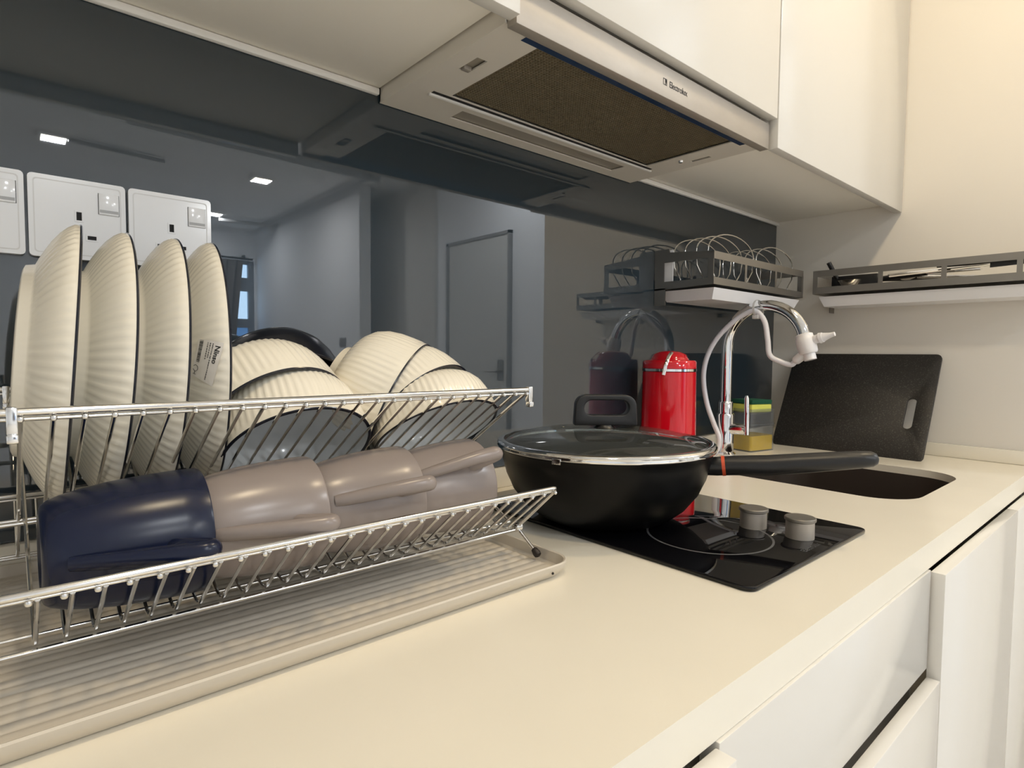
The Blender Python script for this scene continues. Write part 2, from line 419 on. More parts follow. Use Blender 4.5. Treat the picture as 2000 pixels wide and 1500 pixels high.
sk = thing('sink', 'brown steel sink bowl set below the countertop by the right wall', 'sink', (1.2925, -0.3365, -0.036))
def loop3(l, z): return [(x, y, z) for x, y in l]
def shrink(l, d, cx=1.2925, cy=-0.3365): return [(cx+(x-cx)*(1-d), cy+(y-cy)*(1-d)) for x, y in l]
sg = G(); L = [(shrink(SINK, 0.004), -0.015), (shrink(SINK, 0.012), -0.0145), (shrink(SINK, 0.016), -0.05), (shrink(SINK, 0.03), -0.19), (shrink(SINK, 0.10), -0.205), (shrink(SINK, 0.8), -0.21)]
V = []; F = []; n = len(SINK)
for l, z in L: V += loop3(l, z)
for i in range(len(L)-1):
    for k in range(n): F.append((i*n+k, i*n+(k+1) % n, (i+1)*n+(k+1) % n, (i+1)*n+k))
F.append(tuple(range((len(L)-1)*n, len(L)*n)))
part('bowl', sg.add(V, F), M_SINK, sk)
part('drain', lathe([(0, 0.003), (0.02, 0.003), (0.038, 0.0025), (0.042, 0.0), (0.042, -0.002)], 24).xf(Matrix.Translation((1.2925, -0.3365, -0.209))), M_CHROME, sk)

def base_cabinet(x0, x1, label, doors):
    t = thing('base_cabinet', label, 'cabinet', ((x0+x1)/2, -0.3, FZ))
    part('carcass', box((x0+0.001, -0.575, FZ+0.1), (x1-0.001, -0.012, -0.24)), M_CARC, t)
    for xa in (x0+0.001, x1-0.017):
        if not 1.08 < xa < 1.49: part('side_panel', box((xa, -0.575, -0.24), (xa+0.016, -0.012, -0.037)), M_CARC, t)
    part('plinth', box((x0, -0.55, FZ), (x1, -0.53, FZ+0.1)), M_WHITE, t)
    for nm, lo, hi in doors: part(nm, box(lo, hi, 0.0012), M_WHITE, t)
    return t
base_cabinet(-0.6, 0.375, 'white gloss base cabinet at the near left end of the counter', [('door', (-0.12, -0.615, FZ+0.11), (0.374, -0.5985, -0.0375)), ('door', (-0.598, -0.615, FZ+0.11), (-0.123, -0.5985, -0.0375))])
base_cabinet(0.377, 0.900, 'white gloss base cabinet below the hob with a recessed top panel', [('top_panel', (0.377, -0.600, -0.166), (0.900, -0.584, -0.0355)), ('door', (0.378, -0.615, FZ+0.11), (0.899, -0.600, -0.176)), ('gap_backing', (0.378, -0.583, -0.235), (0.899, -0.578, -0.12))])
base_cabinet(0.902, 1.392, 'white gloss base cabinet below the sink', [('door', (0.903, -0.615, FZ+0.11), (1.391, -0.5985, -0.0385))])
base_cabinet(1.394, 1.722, 'narrow white base cabinet against the right wall', [('door', (1.395, -0.615, FZ+0.11), (1.721, -0.5985, -0.0385))])

def wall_cabinet(x0, x1, zb, zd, label, doors):
    t = thing('wall_cabinet', label, 'cabinet', ((x0+x1)/2, -0.15, zb))
    part('carcass', box((x0, -0.2995, zb), (x1, -0.001, 1.45), 0.001), M_CARC, t)
    for xa, xb in doors: part('door', box((xa, -0.318, zd), (xb, -0.3, 1.45), 0.0012), M_WHITE, t)
    return t
wall_cabinet(-1.2, 0.4345, 0.626, 0.602, 'white wall cabinet left of the extractor hood', [(0.0, 0.4335), (-0.45, -0.003), (-1.19, -0.453)])
wall_cabinet(0.437, 1.0355, 0.70, 0.651, 'white wall cabinet directly above the extractor hood', [(0.4375, 1.0345)])
wall_cabinet(1.038, 1.7235, 0.626, 0.602, 'white wall cabinet between the extractor hood and the right wall', [(1.0385, 1.7225)])

# ------------------------------------------------------------------ extractor hood
hx0, hx1, hz = 0.4375, 1.0345, 0.607
hd = thing('extractor_hood', 'slim steel extractor hood under the wall cabinet', 'extractor hood', ((hx0+hx1)/2, -0.15, hz))
V2 = lambda x, y: (x, y)
und = slab([(hx0, -0.288), (hx1, -0.288), (hx1, -0.002), (hx0, -0.002)],
           [[(0.502, -0.276), (0.968, -0.276), (0.968, -0.092), (0.502, -0.092)],
            [(0.545, -0.062), (0.94, -0.062), (0.94, -0.028), (0.545, -0.028)],
            [(0.462, -0.206), (0.478, -0.206), (0.478, -0.166), (0.462, -0.166)],
            [(1.004, -0.206), (1.012, -0.206), (1.012, -0.166), (1.004, -0.166)]], 0.002).xf(Matrix.Translation((0, 0, hz+0.002)))
part('underside', und, M_HOODPL, hd)
sides = G()
for xa in (hx0, hx1-0.002): sides.join(box((xa, -0.288, hz+0.002), (xa+0.002, -0.002, 0.698)))
sides.join(box((hx0, -0.004, hz+0.002), (hx1, -0.002, 0.698))).join(box((hx0, -0.288, 0.66), (hx1, -0.002, 0.662)))
part('housing', sides, M_HOODPL, hd)
fa = part('front_panel', box((hx0+0.002, -0.305, 0.601), (hx1-0.002, -0.289, 0.6445), 0.001), M_STEEL, hd)
part('filter', box((0.50, -0.278, hz+0.006), (0.970, -0.09, hz+0.012)), M_FILTER, hd, label='fine brown metal mesh filter')
wv = G()
for i in range(94):
    x = 0.503+i*0.005; wv.join(box((x, -0.276, hz+0.0045), (x+0.0012, -0.092, hz+0.006)))
for i in range(37):
    y = -0.275+i*0.005; wv.join(box((0.502, y, hz+0.0045), (0.968, y+0.0012, hz+0.006)))
part('filter_mesh', wv, M_FILTER, hd, smooth=False, kind='stuff')
part('slide_gap', box((0.475, -0.2885, hz-0.0006), (0.992, -0.2725, hz-0.0001)), M_BLUEFILM, hd, label='dark blue strip along the front slot')
part('latch_strip', box((0.472, -0.084, hz-0.003), (0.997, -0.0785, hz), 0.0008), M_SEAL, hd, label='chrome strip coloured white for its bright reflection')  # white colour stands in for the chrome's bright reflection
part('latch_shadow_gap', box((0.474, -0.0905, hz-0.0004), (0.990, -0.0842, hz-0.0001)), M_DARK, hd)
part('lamp_cover', box((0.545, -0.062, hz+0.003), (0.94, -0.028, hz+0.006)), M_LAMPCOVER, hd)
sl = part('switch_slot', box((0.460, -0.208, hz+0.004), (0.480, -0.164, hz+0.008)), M_LAMPCOVER, hd)
part('switch_knob', box((0.464, -0.176, hz-0.002), (0.476, -0.168, hz+0.004), 0.0008), M_STEEL, sl)
sl = part('switch_slot', box((1.002, -0.208, hz+0.004), (1.014, -0.164, hz+0.008)), M_LAMPCOVER, hd)
part('switch_knob', lathe([(0, -0.003), (0.004, -0.003), (0.005, 0)], 12).xf(Matrix.Translation((0.99, -0.155, hz))), M_CHROME, sl)
Mtx = Matrix.Translation((0.7285, -0.3053, 0.6175)) @ Matrix.Rotation(PI/2, 4, 'X')
part('lettering', text_geo('Electrolux', 0.0125, 0.0001, 0.0, 0.9).xf(Mtx), M_INK, fa, label='black brand lettering')
lg = G()
def ring2(x0, y0, x1, y1, t): return slab([(x0, y0), (x1, y0), (x1, y1), (x0, y1)], [[(x0+t, y0+t), (x1-t, y0+t), (x1-t, y1-t), (x0+t, y1-t)]], 0.0002)
lg.join(ring2(0, 0, 0.009, 0.009, 0.0009))
for a in range(3):
    pts = []
    for k in range(9):
        tt = -PI/2+PI*k/8; pts.append((0.0045+(0.0036-a*0.0012)*math.cos(tt), 0.0045+(0.0036-a*0.0012)*math.sin(tt), 0))
    lg.join(tube(pts, 0.0003, 5))
part('emblem', lg.xf(Matrix.Translation((0.714, -0.3053, 0.6175)) @ Matrix.Rotation(PI/2, 4, 'X')), M_INK, fa)

# ------------------------------------------------------------------ wall sockets
def socket(xc, zc):
    t = thing('wall_socket', 'x', 'socket', (xc, 0, zc), 'white switched sockets in a row on the backsplash')
    h = 0.0428
    hole = lambda cx, cz, w, hh: [(cx-w, cz-hh), (cx+w, cz-hh), (cx+w, cz+hh), (cx-w, cz+hh)]
    g = slab(rrect(-h, -h, h, h, 0.004, 3), [hole(0.0, 0.0035, 0.0024, 0.0045), hole(-0.011, -0.0185, 0.0040, 0.0021), hole(0.011, -0.0185, 0.0040, 0.0021), hole(0.027, 0.020, 0.0098, 0.0115)], 0.008)
    R = Matrix.Rotation(PI/2, 4, 'X')
    pl = part('faceplate', g.xf(Matrix.Translation((0, -0.009, 0)) @ R), M_PLATE, t, world=False)
    fr = slab(rrect(-0.0385, -0.0385, 0.0385, 0.0385, 0.003, 3), [rrect(-0.0375, -0.0375, 0.0375, 0.0375, 0.003, 3)], 0.0003)
    part('frame_line', fr.xf(Matrix.Translation((0, -0.0093, 0)) @ R), M_TIE, t, world=False)
    part('switch_rocker', G().join(box((0.0178, -0.011, 0.0085), (0.0362, -0.004, 0.0312), 0.0006)).xf(Matrix.Rotation(0.0, 4, 'X')), M_PLATE, t, world=False)
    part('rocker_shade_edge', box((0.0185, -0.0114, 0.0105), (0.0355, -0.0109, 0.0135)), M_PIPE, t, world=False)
    for cx, cz, ww, hh in ((0.0, 0.0035, 0.0024, 0.0045), (-0.011, -0.0185, 0.004, 0.0021), (0.011, -0.0185, 0.004, 0.0021)):
        part('pin_slot', box((cx-ww, -0.0085, cz-hh), (cx+ww, -0.002, cz+hh)), M_DARK, t, world=False)
        fr = slab([(cx-ww-0.0016, cz-hh-0.0016), (cx+ww+0.0016, cz-hh-0.0016), (cx+ww+0.0016, cz+hh+0.0016), (cx-ww-0.0016, cz+hh+0.0016)],
                  [[(cx-ww, cz-hh), (cx+ww, cz-hh), (cx+ww, cz+hh), (cx-ww, cz+hh)]], 0.0006)
        part('slot_surround', fr.xf(Matrix.Translation((0, -0.0096, 0)) @ R), M_PLATE, t, world=False)
    return t
s0 = socket(0.0715, 0.379)
s0['label'] = 'white switched socket in the middle of the row, behind the leftmost plates'
dup(s0, Matrix.Translation((0.160, 0, 0.379)), 'white switched socket at the right end of the row')
dup(s0, Matrix.Translation((-0.0170, 0, 0.379)), 'white switched socket at the left edge, partly cut off')

# ------------------------------------------------------------------ hob
hb = thing('hob', 'black glass hob with two knobs sunk in the countertop', 'hob', (0.723, -0.29, 0))
part('glass', slab(rrect(0.562, -0.530, 0.885, -0.05, 0.012, 4), [], 0.005, 0.0015).xf(Matrix.Translation((0, 0, 0.0055))), M_BLACKGL, hb)
def ring(cx, cy, r, wd, m, z=0.0057):
    g = slab([(cx+r*math.cos(2*PI*k/72), cy+r*math.sin(2*PI*k/72)) for k in range(72)], [[(cx+(r-wd)*math.cos(2*PI*k/72), cy+(r-wd)*math.sin(2*PI*k/72)) for k in range(72)]], 0.0002)
    return part('zone_marking', g.xf(Matrix.Translation((0, 0, z))), m, hb, label='thin grey printed ring')
ring(0.692, -0.405, 0.079, 0.0028, M_RING)
ring(0.692, -0.19, 0.079, 0.0028, M_RING)
for kx, ky in ((0.770, -0.426), (0.772, -0.487)):
    kb = part('knob', lathe([(0, 0.0235), (0.017, 0.0235), (0.0172, 0.0), (0, 0)], 32).xf(Matrix.Translation((kx, ky, 0.0058))), M_STEEL, hb)
    part('knob_cap', lathe([(0, 0.0245), (0.0178, 0.0245), (0.0188, 0.0235), (0.0188, 0.0205), (0.0175, 0.0195), (0, 0.0195)], 32).xf(Matrix.Translation((kx, ky, 0.0078))), M_KNOB, kb)
part('lettering', text_geo('Electrolux', 0.011, 0.0001).xf(Matrix.Translation((0.718, -0.517, 0.0057))), M_GREYINK, hb, label='faint grey brand lettering')
part('tick_mark', box((0.628, -0.315, 0.0055), (0.642, -0.313, 0.0057)), M_RING, hb)

# ------------------------------------------------------------------ drip tray
tr = thing('drip_tray', 'beige ribbed metal drip tray under the dish rack', 'tray', (0.2, -0.2, 0))
TX0, TX1, TY0, TY1 = -0.04, 0.466, -0.378, -0.018
def tl(d, z): return [(x, y, z) for x, y in rrect(TX0+d, TY0+d, TX1-d, TY1-d, 0.024-d*0.6, 8)]
lo = [tl(0.0085, 0.0005), tl(0.0060, 0.0025), tl(0.0012, 0.0085), tl(-0.0004, 0.0115), tl(-0.0012, 0.0158), tl(0.0, 0.0172), tl(0.0018, 0.0165), tl(0.005, 0.006), tl(0.0095, 0.0042)]
V = []; F = []; n = len(lo[0])
for l in lo: V += l
for i in range(len(lo)-1):
    for k in range(n): F.append((i*n+k, i*n+(k+1) % n, (i+1)*n+(k+1) % n, (i+1)*n+k))
F.append(tuple(range(n)))
part('rim_wall', G().add(V, F), M_TRAY, tr)
# ribbed floor: rounded ribs along x
V = []; F = []
ny = 27*8; xa, xb = TX0+0.0095, TX1-0.0095
for j in range(ny+1):
    y = TY0+0.0095 + (TY1-TY0-0.019)*j/ny
    ph = (j % 8)/8; z = 0.0042 + 0.0024*abs(math.sin(PI*ph))**0.7
    for x, dz in ((xa, 0), (xa+0.006, 1), (xb-0.006, 1), (xb, 0)): V.append((x, y, 0.0042 + (z-0.0042)*dz))
for j in range(ny):
    for i in range(3): a = j*4+i; F.append((a, a+1, a+5, a+4))
part('ribbed_floor', G().add(V, F), M_TRAY, tr, angle=80)
part('rivet', lathe([(0, 0.0012), (0.0012, 0.001), (0.0015, 0)], 10).xf(axes((0.431, -0.3792, 0.0095), (0, -1, 0), (1, 0, 0))), M_DARK, tr, label='small black dot')

# ------------------------------------------------------------------ dish rack
rk = thing('dish_rack', 'chrome wire folding dish rack standing on the ribbed tray', 'dish rack', (0.23, -0.19, 0.006))
U1 = (-0.319, 0.198); CN = (-0.172, 0.096); U2 = (-0.030, 0.198)
B1a, B1b, L1 = (-0.287, 0.040), (-0.301, 0.038), (-0.365, 0.0945)
B2a, B2b, L2 = (-0.073, 0.040), (-0.062, 0.038), (-0.022, 0.088)
RX0, RX1 = -0.010, 0.4515
WR = 0.0015
# front-to-back profiles of the two interlocking frames (y, z)
FA = [L2, B2b, B2a, (CN[0]+0.003, CN[1]+0.001), U1]
FB = [L1, B1b, B1a, (CN[0]-0.003, CN[1]+0.001), U2]
def prof_path(P, x, r=0.010): return fillet([(x, y, z) for y, z in P], r, 4)
xs = [0.0103 + 0.01675*i for i in range(27)]
for P, off in ((FA, 0.0), (FB, 0.0042)):
    P2 = [(P[0][0], P[0][1]-0.004)] + list(P[1:-1]) + [(P[-1][0], P[-1][1]-0.004)]
    w0 = part('wire', tube(prof_path(P2, xs[0]+off), WR, 7), M_WIRE, rk)
    for i in range(1, 27):
        if xs[i]+off > RX1-0.003: continue
        c = w0.copy(); C.objects.link(c); c.parent = rk; c.location = (xs[i]-xs[0], 0, 0)
# little bead where each wire end is welded under the front rails
bead = lathe([(0, 0.0022), (0.0017, 0.0014), (0.0022, 0), (0.0017, -0.0014), (0, -0.0022)], 10)
bl = part('weld_bead', G().join(bead).xf(Matrix.Translation((xs[0], U1[0]-0.0022, U1[1]-0.0045))), M_WIRE, rk)
for i in range(1, 27):
    c = bl.copy(); C.objects.link(c); c.parent = rk; c.location = (xs[i]-xs[0], 0, 0)
for i in range(27):
    c = bl.copy(); C.objects.link(c); c.parent = rk; c.location = (xs[i]-xs[0], L1[0]-U1[0], L1[1]-U1[1])
def rail(p, r, x0=RX0, x1=RX1, dz=0, dy=0): return tube([(x0, p[0]+dy, p[1]+dz), (x1, p[0]+dy, p[1]+dz)], r, 10)
for nm, p in (('upper_rail', U1), ('upper_rail', U2)):
    part(nm, rail(p, 0.0028, RX0-0.012, RX1+0.002), M_WIRE, rk)
    part('under_rod', rail(p, 0.0014, dz=-0.0045, dy=0.0008), M_WIRE, rk)
for p, pb in ((L1, B1b), (L2, B2b)):
    dy = 1 if p is L1 else -1
    loop = [(RX0, pb[0], pb[1]), (RX0, p[0], p[1]), (RX1, p[0], p[1]), (RX1, pb[0], pb[1])]
    part('lower_rail', tube(fillet(loop, 0.009, 6), 0.0026, 10), M_WIRE, rk)
    part('under_rod', rail(p, 0.0012, RX0+0.004, RX1-0.006, dz=-0.0036, dy=dy*0.0016), M_WIRE, rk)
for p, r in ((B1a, 0.0013), ((B1b[0]-0.001, B1b[1]-0.0034), 0.002), (B2a, 0.0013), ((B2b[0]+0.001, B2b[1]-0.0034), 0.002), ((CN[0]-0.006, CN[1]-0.0015), 0.0018), ((CN[0]+0.006, CN[1]-0.0015), 0.0018)):
    part('bottom_rod', rail(p, r), M_WIRE, rk)
for x in (RX0+0.0008, RX1-0.0008):
    s = 1 if x > 0.2 else -1
    for P in (FA, FB): part('end_frame', tube(prof_path(P[2:], x), 0.0019, 8), M_WIRE, rk)
    for pb, yf in ((B1b, -0.331), (B2b, -0.036)):
        lg = part('leg', tube([(x, pb[0], pb[1]-0.002), (x+s*0.003, yf, 0.0135)], 0.0018, 8), M_WIRE, rk)
        d = (Vector((x+s*0.003, yf, 0.0115))-Vector((x, pb[0], pb[1]-0.002))).normalized()
        q = Vector((x+s*0.003, yf, 0.0135))
        part('rubber_foot', tube([q-d*0.006, q-d*0.005, q, q+d*0.003, q+d*0.0045], [0.0028, 0.0036, 0.0046, 0.0042, 0.002], 12), M_RUBBER, lg, label='black rubber foot')
        part('joint', tube([(x-0.005, pb[0], pb[1]-0.001), (x-0.004, pb[0], pb[1]-0.001), (x+0.004, pb[0], pb[1]-0.001), (x+0.005, pb[0], pb[1]-0.001)], [0.0035, 0.0052, 0.0052, 0.0035], 12), M_WIRE, lg)
    for p in (U1, U2):
        sy = -1 if p is U1 else 1
        if s < 0: x = 0.0062
        part('clip', box((x-0.003, p[0]-0.0034, p[1]-0.014), (x+0.003, p[0]+0.0034, p[1]+0.0036), 0.001).join(box((x-0.0032, p[0]-0.0042+sy*0.001, p[1]-0.0195), (x+0.0032, p[0]+0.0035+sy*0.001, p[1]-0.0135), 0.0012)), M_WIRE, rk, label='bright folded metal clip')

# ------------------------------------------------------------------ plates
P_OUT = [(0.0000, -0.0288), (0.0409, -0.0288), (0.0710, -0.0292), (0.0720, -0.0348), (0.0751, -0.0356), (0.0787, -0.0340), (0.0802, -0.0280), (0.0848, -0.0260), (0.0919, -0.0228), (0.1006, -0.0184), (0.1083, -0.0134), (0.1139, -0.0084), (0.1170, -0.0040), (0.1177, -0.0012), (0.1180, 0.0000)]
P_IN = [(0.1149, 0.0005), (0.1129, -0.0024), (0.1063, -0.0104), (0.0950, -0.0172), (0.0817, -0.0220), (0.0511, -0.0240), (0.0000, -0.0244)]
def fl(k, amp, lo, hi):
    return lambda i, t: (amp*(math.cos(k*t)) if lo <= i <= hi else 0)
def make_plate(M, label):
    t = thing('plate', label, 'plate', M, 'cream ribbed plates standing in the rack')
    part('body', lathe(P_OUT, 84*4, fl(84, 0.0006, 7, 12)), M_CREAM, t, world=False, angle=60)
    part('inside', lathe(P_IN, 96), M_BLUEIN, t, world=False, label='pale glazed inside')
    part('rim', lathe([(0.1175, -0.0010), (0.1183, -0.0006), (0.1185, 0.0003), (0.1175, 0.0011), (0.1149, 0.0012), (0.1139, 0.0003)], 128), M_NAVYRIM, t, world=False, label='thin navy rim line')
    return t
PL = [((0.0485, -0.172, 0.2262), (0.991, -0.062, -0.076), 'cream ribbed plate at the left end of the rack, largest in view'),
      ((0.0805, -0.172, 0.2240), (0.996, -0.02, -0.074), 'cream ribbed plate second from the left in the rack'),
      ((0.1205, -0.172, 0.2240), (0.996, -0.055, -0.061), 'cream ribbed plate third from the left in the rack'),
      ((0.1565, -0.172, 0.2240), (0.992, -0.10, -0.018), 'cream ribbed plate with a white barcode sticker, right end of the plate row')]
pl0 = None; plates = []
for c, nrm, lab in PL:
    M = axes(Vector((0, -0.805, 0.2375)).lerp(Vector(c), 1.03), nrm, (0, 0, 1)) @ Matrix.Scale(1.03, 4)
    if pl0 is None: pl0 = make_plate(M, lab); plates.append(pl0)
    else: plates.append(dup(pl0, M, lab))
# sticker on the outside of the last plate
OUTP = P_OUT[6:]
def surf(sr, th, lift=0.0004):
    """arc length from the rim inwards along the outside profile, angle -> point on the plate"""
    pts = OUTP[::-1]; s = 0
    for a, b in zip(pts[:-1], pts[1:]):
        d = math.hypot(b[0]-a[0], b[1]-a[1])
        if s+d >= sr or b is pts[-1]:
            t = (sr-s)/d; r = a[0]+(b[0]-a[0])*t; z = a[1]+(b[1]-a[1])*t
            nx_, nz_ = (b[1]-a[1])/d, -(b[0]-a[0])/d
            if nx_ < 0: nx_, nz_ = -nx_, -nz_
            nz_ = -abs(nz_)
            r += abs(nx_)*(lift+0.0006); z += nz_*(lift+0.0006)
            return Vector((r*math.cos(th), r*math.sin(th), z))
        s += d
TH0 = math.radians(80)      # where the sticker starts round the rim (towards the viewer)
def conform(g, lift, ang, s0, t0):
    """2-D sticker coordinates (x along the text, y across) bent on to the plate"""
    out = G(); ca, sa = math.cos(ang), math.sin(ang)
    vv = []
    for p in g.v:
        a = p.x*ca - p.y*sa; b = p.x*sa + p.y*ca
        vv.append(surf(max(0.0005, s0 - b), TH0 + (t0 + a)/0.110, lift + p.z))
    return out.add(vv, g.f)
def build_sticker(plate):
    ang = math.radians(-17); s0, t0 = 0.0045, 0.0
    V = []; F = []; nx_, ny_ = 14, 10
    for i in range(nx_+1):
        for j in range(ny_+1): V.append((0.036*i/nx_, -0.0265*j/ny_, 0))
    for i in range(nx_):
        for j in range(ny_): a = i*(ny_+1)+j; F.append((a, a+1, a+ny_+2, a+ny_+1))
    st = part('sticker', conform(G().add(V, F), 0.00025, ang, s0, t0), M_STICKER, plate, world=False, label='white paper barcode sticker')
    T = lambda g, x, y: g.xf(Matrix.Translation((x, y, 0)))
    part('lettering', conform(T(text_geo('Ninso', 0.0062, 0.00005, 0.00012), 0.003, -0.0062), 0.0005, ang, s0, t0), M_INK, st, world=False, smooth=False)
    fine = G()
    for k, (x0, x1) in enumerate(((0.002, 0.034), (0.002, 0.014), (0.002, 0.016))):
        x = x0
        while x < x1:
            ww = random.uniform(0.0006, 0.0018); yy = -0.0088-0.0026*k
            fine.join(box((x, yy-0.0004, 0), (x+ww, yy+0.0004, 0.0001))); x += ww+random.uniform(0.0003, 0.0009)
    part('fine_print', conform(fine, 0.00045, ang, s0, t0), M_GREYINK, st, world=False, smooth=False, kind='stuff')
    bars = G(); x = 0.001
    while x < 0.021:
        ww = random.choice((0.0003, 0.0005, 0.0008)); g = box((x, -0.0235, 0), (x+ww, -0.0195, 0.0001)); bars.join(g); x += ww+random.choice((0.0003, 0.0005, 0.0007))
    part('barcode', conform(bars, 0.00045, ang, s0, t0), M_INK, st, world=False, smooth=False, kind='stuff')
    gl = G()
    gl.join(tube([(0.0275+0.003*math.cos(a), -0.0225+0.003*math.sin(a), 0) for a in [math.radians(d) for d in range(-60, 241, 20)]], 0.00022, 5))
    gl.join(tube([(0.0305, -0.0225, 0), (0.0335, -0.0225, 0)], 0.00022, 5)).join(tube([(0.0335, -0.0245, 0), (0.0335, -0.0205, 0)], 0.00022, 5))
    part('glass_symbol', conform(gl, 0.0005, ang, s0, t0), M_GREYINK, st, world=False)
build_sticker(plates[3])

# ------------------------------------------------------------------ bowls (local z towards the foot)
B_OUT = [(0, 0.0685), (0.025, 0.0685), (0.0268, 0.0775), (0.0312, 0.0775), (0.0335, 0.0690), (0.0425, 0.0668), (0.0525, 0.0618), (0.0605, 0.0540), (0.0658, 0.0435), (0.0688, 0.0305), (0.0700, 0.0175), (0.0704, 0.0085), (0.0707, 0.0055), (0.0709, 0.0)]
B_IN = [(0.0684, -0.0002), (0.0680, 0.008), (0.0660, 0.026), (0.0605, 0.044), (0.0500, 0.0565), (0.034, 0.0635), (0, 0.0655)]
def make_bowl(M, label, m=None, group='cream ribbed bowls nested in the rack'):
    t = thing('bowl', label, 'bowl', M, group)
    part('body', lathe(B_OUT, 64*4, fl(64, 0.0005 if m is None else 0.0, 5, 11)), m or M_CREAM, t, world=False, angle=60)
    part('inside', lathe(B_IN, 80), M_BLUEIN if m is None else m, t, world=False, label='pale glazed inside' if m is None else None)
    part('rim', lathe([(0.0707, 0.0007), (0.0714, 0.0), (0.0711, -0.0008), (0.0698, -0.0012), (0.0683, -0.0008), (0.0681, 0.0002)], 96), M_NAVYRIM, t, world=False, label='thin navy rim line')
    return t
BW = [((0.219, -0.241, 0.141), (0.025, 0.670, 0.742), 'cream ribbed bowl lying mouth down at the front, nearer the plates'),
      ((0.195, -0.249, 0.169), (-0.135, 0.771, 0.622), 'cream ribbed bowl nested over the front bowl beside the plates'),
      ((0.366, -0.262, 0.151), (-0.02, 0.550, 0.835), 'cream ribbed bowl at the right end of the rack, lowest of its three'),
      ((0.354, -0.246, 0.169), (-0.259, 0.756, 0.602), 'cream ribbed bowl between the two others at the right end of the rack'),
      ((0.331, -0.242, 0.183), (-0.632, 0.652, 0.419), 'cream ribbed bowl on top of the right stack, its foot showing')]
b0 = None
BK = 1.06
def bowlM(c, nrm, BK=BK, zs=1.0):
    c = Vector((0, -0.805, 0.2375)).lerp(Vector(c), BK)
    return axes(c, nrm, (1, 0, 0.01)) @ Matrix.Diagonal((BK, BK, BK*zs, 1))
for (c, nrm, lab), bk in zip(BW, ((1.0, 1.0), (1.07, 1.0), (1.03, 0.80), (1.05, 0.9), (1.08, 1.0))):
    M = bowlM(c, nrm, *bk)
    if b0 is None: b0 = make_bowl(M, lab)
    else: dup(b0, M, lab)
make_bowl(bowlM((0.222, -0.186, 0.186), (-0.05, 0.72, 0.69), 1.1, 0.9), 'dark speckled navy bowl peeping out behind the cream bowls', M_SPECK, None)

# ------------------------------------------------------------------ mugs (local z from base to mouth)
K_OUT = [(0, 0.0018), (0.023, 0.0018), (0.0245, 0.0), (0.0285, 0.0), (0.0315, 0.0015), (0.0340, 0.005), (0.0368, 0.013), (0.0392, 0.025), (0.0420, 0.044), (0.0438, 0.066), (0.0448, 0.088), (0.0450, 0.1062), (0.0444, 0.108), (0.0436, 0.108)]
K_IN = [(0.0430, 0.1068), (0.0424, 0.09), (0.0405, 0.055), (0.036, 0.02), (0.031, 0.008), (0.02, 0.005), (0, 0.005)]
KS = 1.07
KL = 0.926
K_OUT = [(r*KS, z*KL) for r, z in K_OUT]; K_IN = [(r*KS, z*KL) for r, z in K_IN]
def make_mug(M, label, m, group):
    t = thing('mug', label, 'mug', M, group)
    part('body', lathe(K_OUT, 72), m, t, world=False, angle=50)
    part('inside', lathe(K_IN, 72), m, t, world=False, angle=50)
    pts = [(0.0360, 0.0160), (0.0405, 0.0260), (0.0465, 0.0400), (0.0545, 0.0590), (0.0620, 0.0780), (0.0665, 0.0920), (0.0678, 0.0990), (0.0655, 0.1035), (0.0605, 0.1010), (0.0545, 0.0935), (0.0490, 0.0860), (0.0425, 0.0810)]
    path = smooth_path([(a+0.002, 0, b*0.90) for a, b in pts], 5)
    nP = len(path); rr = [0.0038+0.0022*min(1, k/(nP*0.3)) for k in range(nP)]; rb = [0.0052+0.0018*min(1, k/(nP*0.4)) for k in range(nP)]
    part('handle', tube(path, rr, 16, ry=rb, up=(1, 0, 0)), m, t, world=False, angle=70)
    return t
MY, MZ = -0.2912, 0.0965
def mugM(x, deg, dy=0, dz=0, yaw=0):
    a = math.radians(deg)
    return axes((x, MY+dy, MZ+dz), (1, math.tan(math.radians(yaw)), 0), (0, -math.cos(a), math.sin(a)))
make_mug(mugM(0.0185, 2), 'navy blue mug lying on its side at the left end of the rack', M_NAVY, None)
g0 = make_mug(mugM(0.1075, 4), 'taupe mug lying on its side with its base inside the navy mug', M_TAUPE, 'taupe mugs lying in the lower rack')
dup(g0, mugM(0.2025, 20), 'taupe mug lying in the middle between the two other taupe mugs')
dup(g0, mugM(0.2890, 36), 'taupe mug lying at the right end of the rack beside the wok')

# ------------------------------------------------------------------ wok and lid
WX, WY, WZ, RW = 0.655, -0.259, 0.0058, 0.149
wk = thing('wok', 'black nonstick wok standing on the hob with its long handle to the front right', 'wok', (WX, WY, WZ))
W = Matrix.Translation((WX, WY, WZ))
part('pan', lathe([(0, 0.0), (0.078, 0.0), (0.083, 0.0015), (0.098, 0.0085), (0.115, 0.0225), (0.130, 0.042), (0.1405, 0.064), (0.1470, 0.088), (0.149, 0.099), (0.1505, 0.1005), (0.1505, 0.1015), (0.1475, 0.1012), (0.1455, 0.094), (0.140, 0.064), (0.131, 0.043), (0.113, 0.024), (0.095, 0.010), (0.078, 0.005), (0, 0.005)], 96).xf(W), M_NONSTICK, wk, angle=60)
h0 = Vector((0.715, -0.376, 0.087)); h1 = Vector((0.8165, -0.560, 0.1125))
dh = (h1-h0)
hp = [h0, h0+dh*0.10, h0+dh*0.2, h0+dh*0.4+Vector((0, 0, -0.002)), h0+dh*0.65+Vector((0, 0, -0.001)), h0+dh*0.90, h0+dh*0.965, h0+dh*0.992, h1]
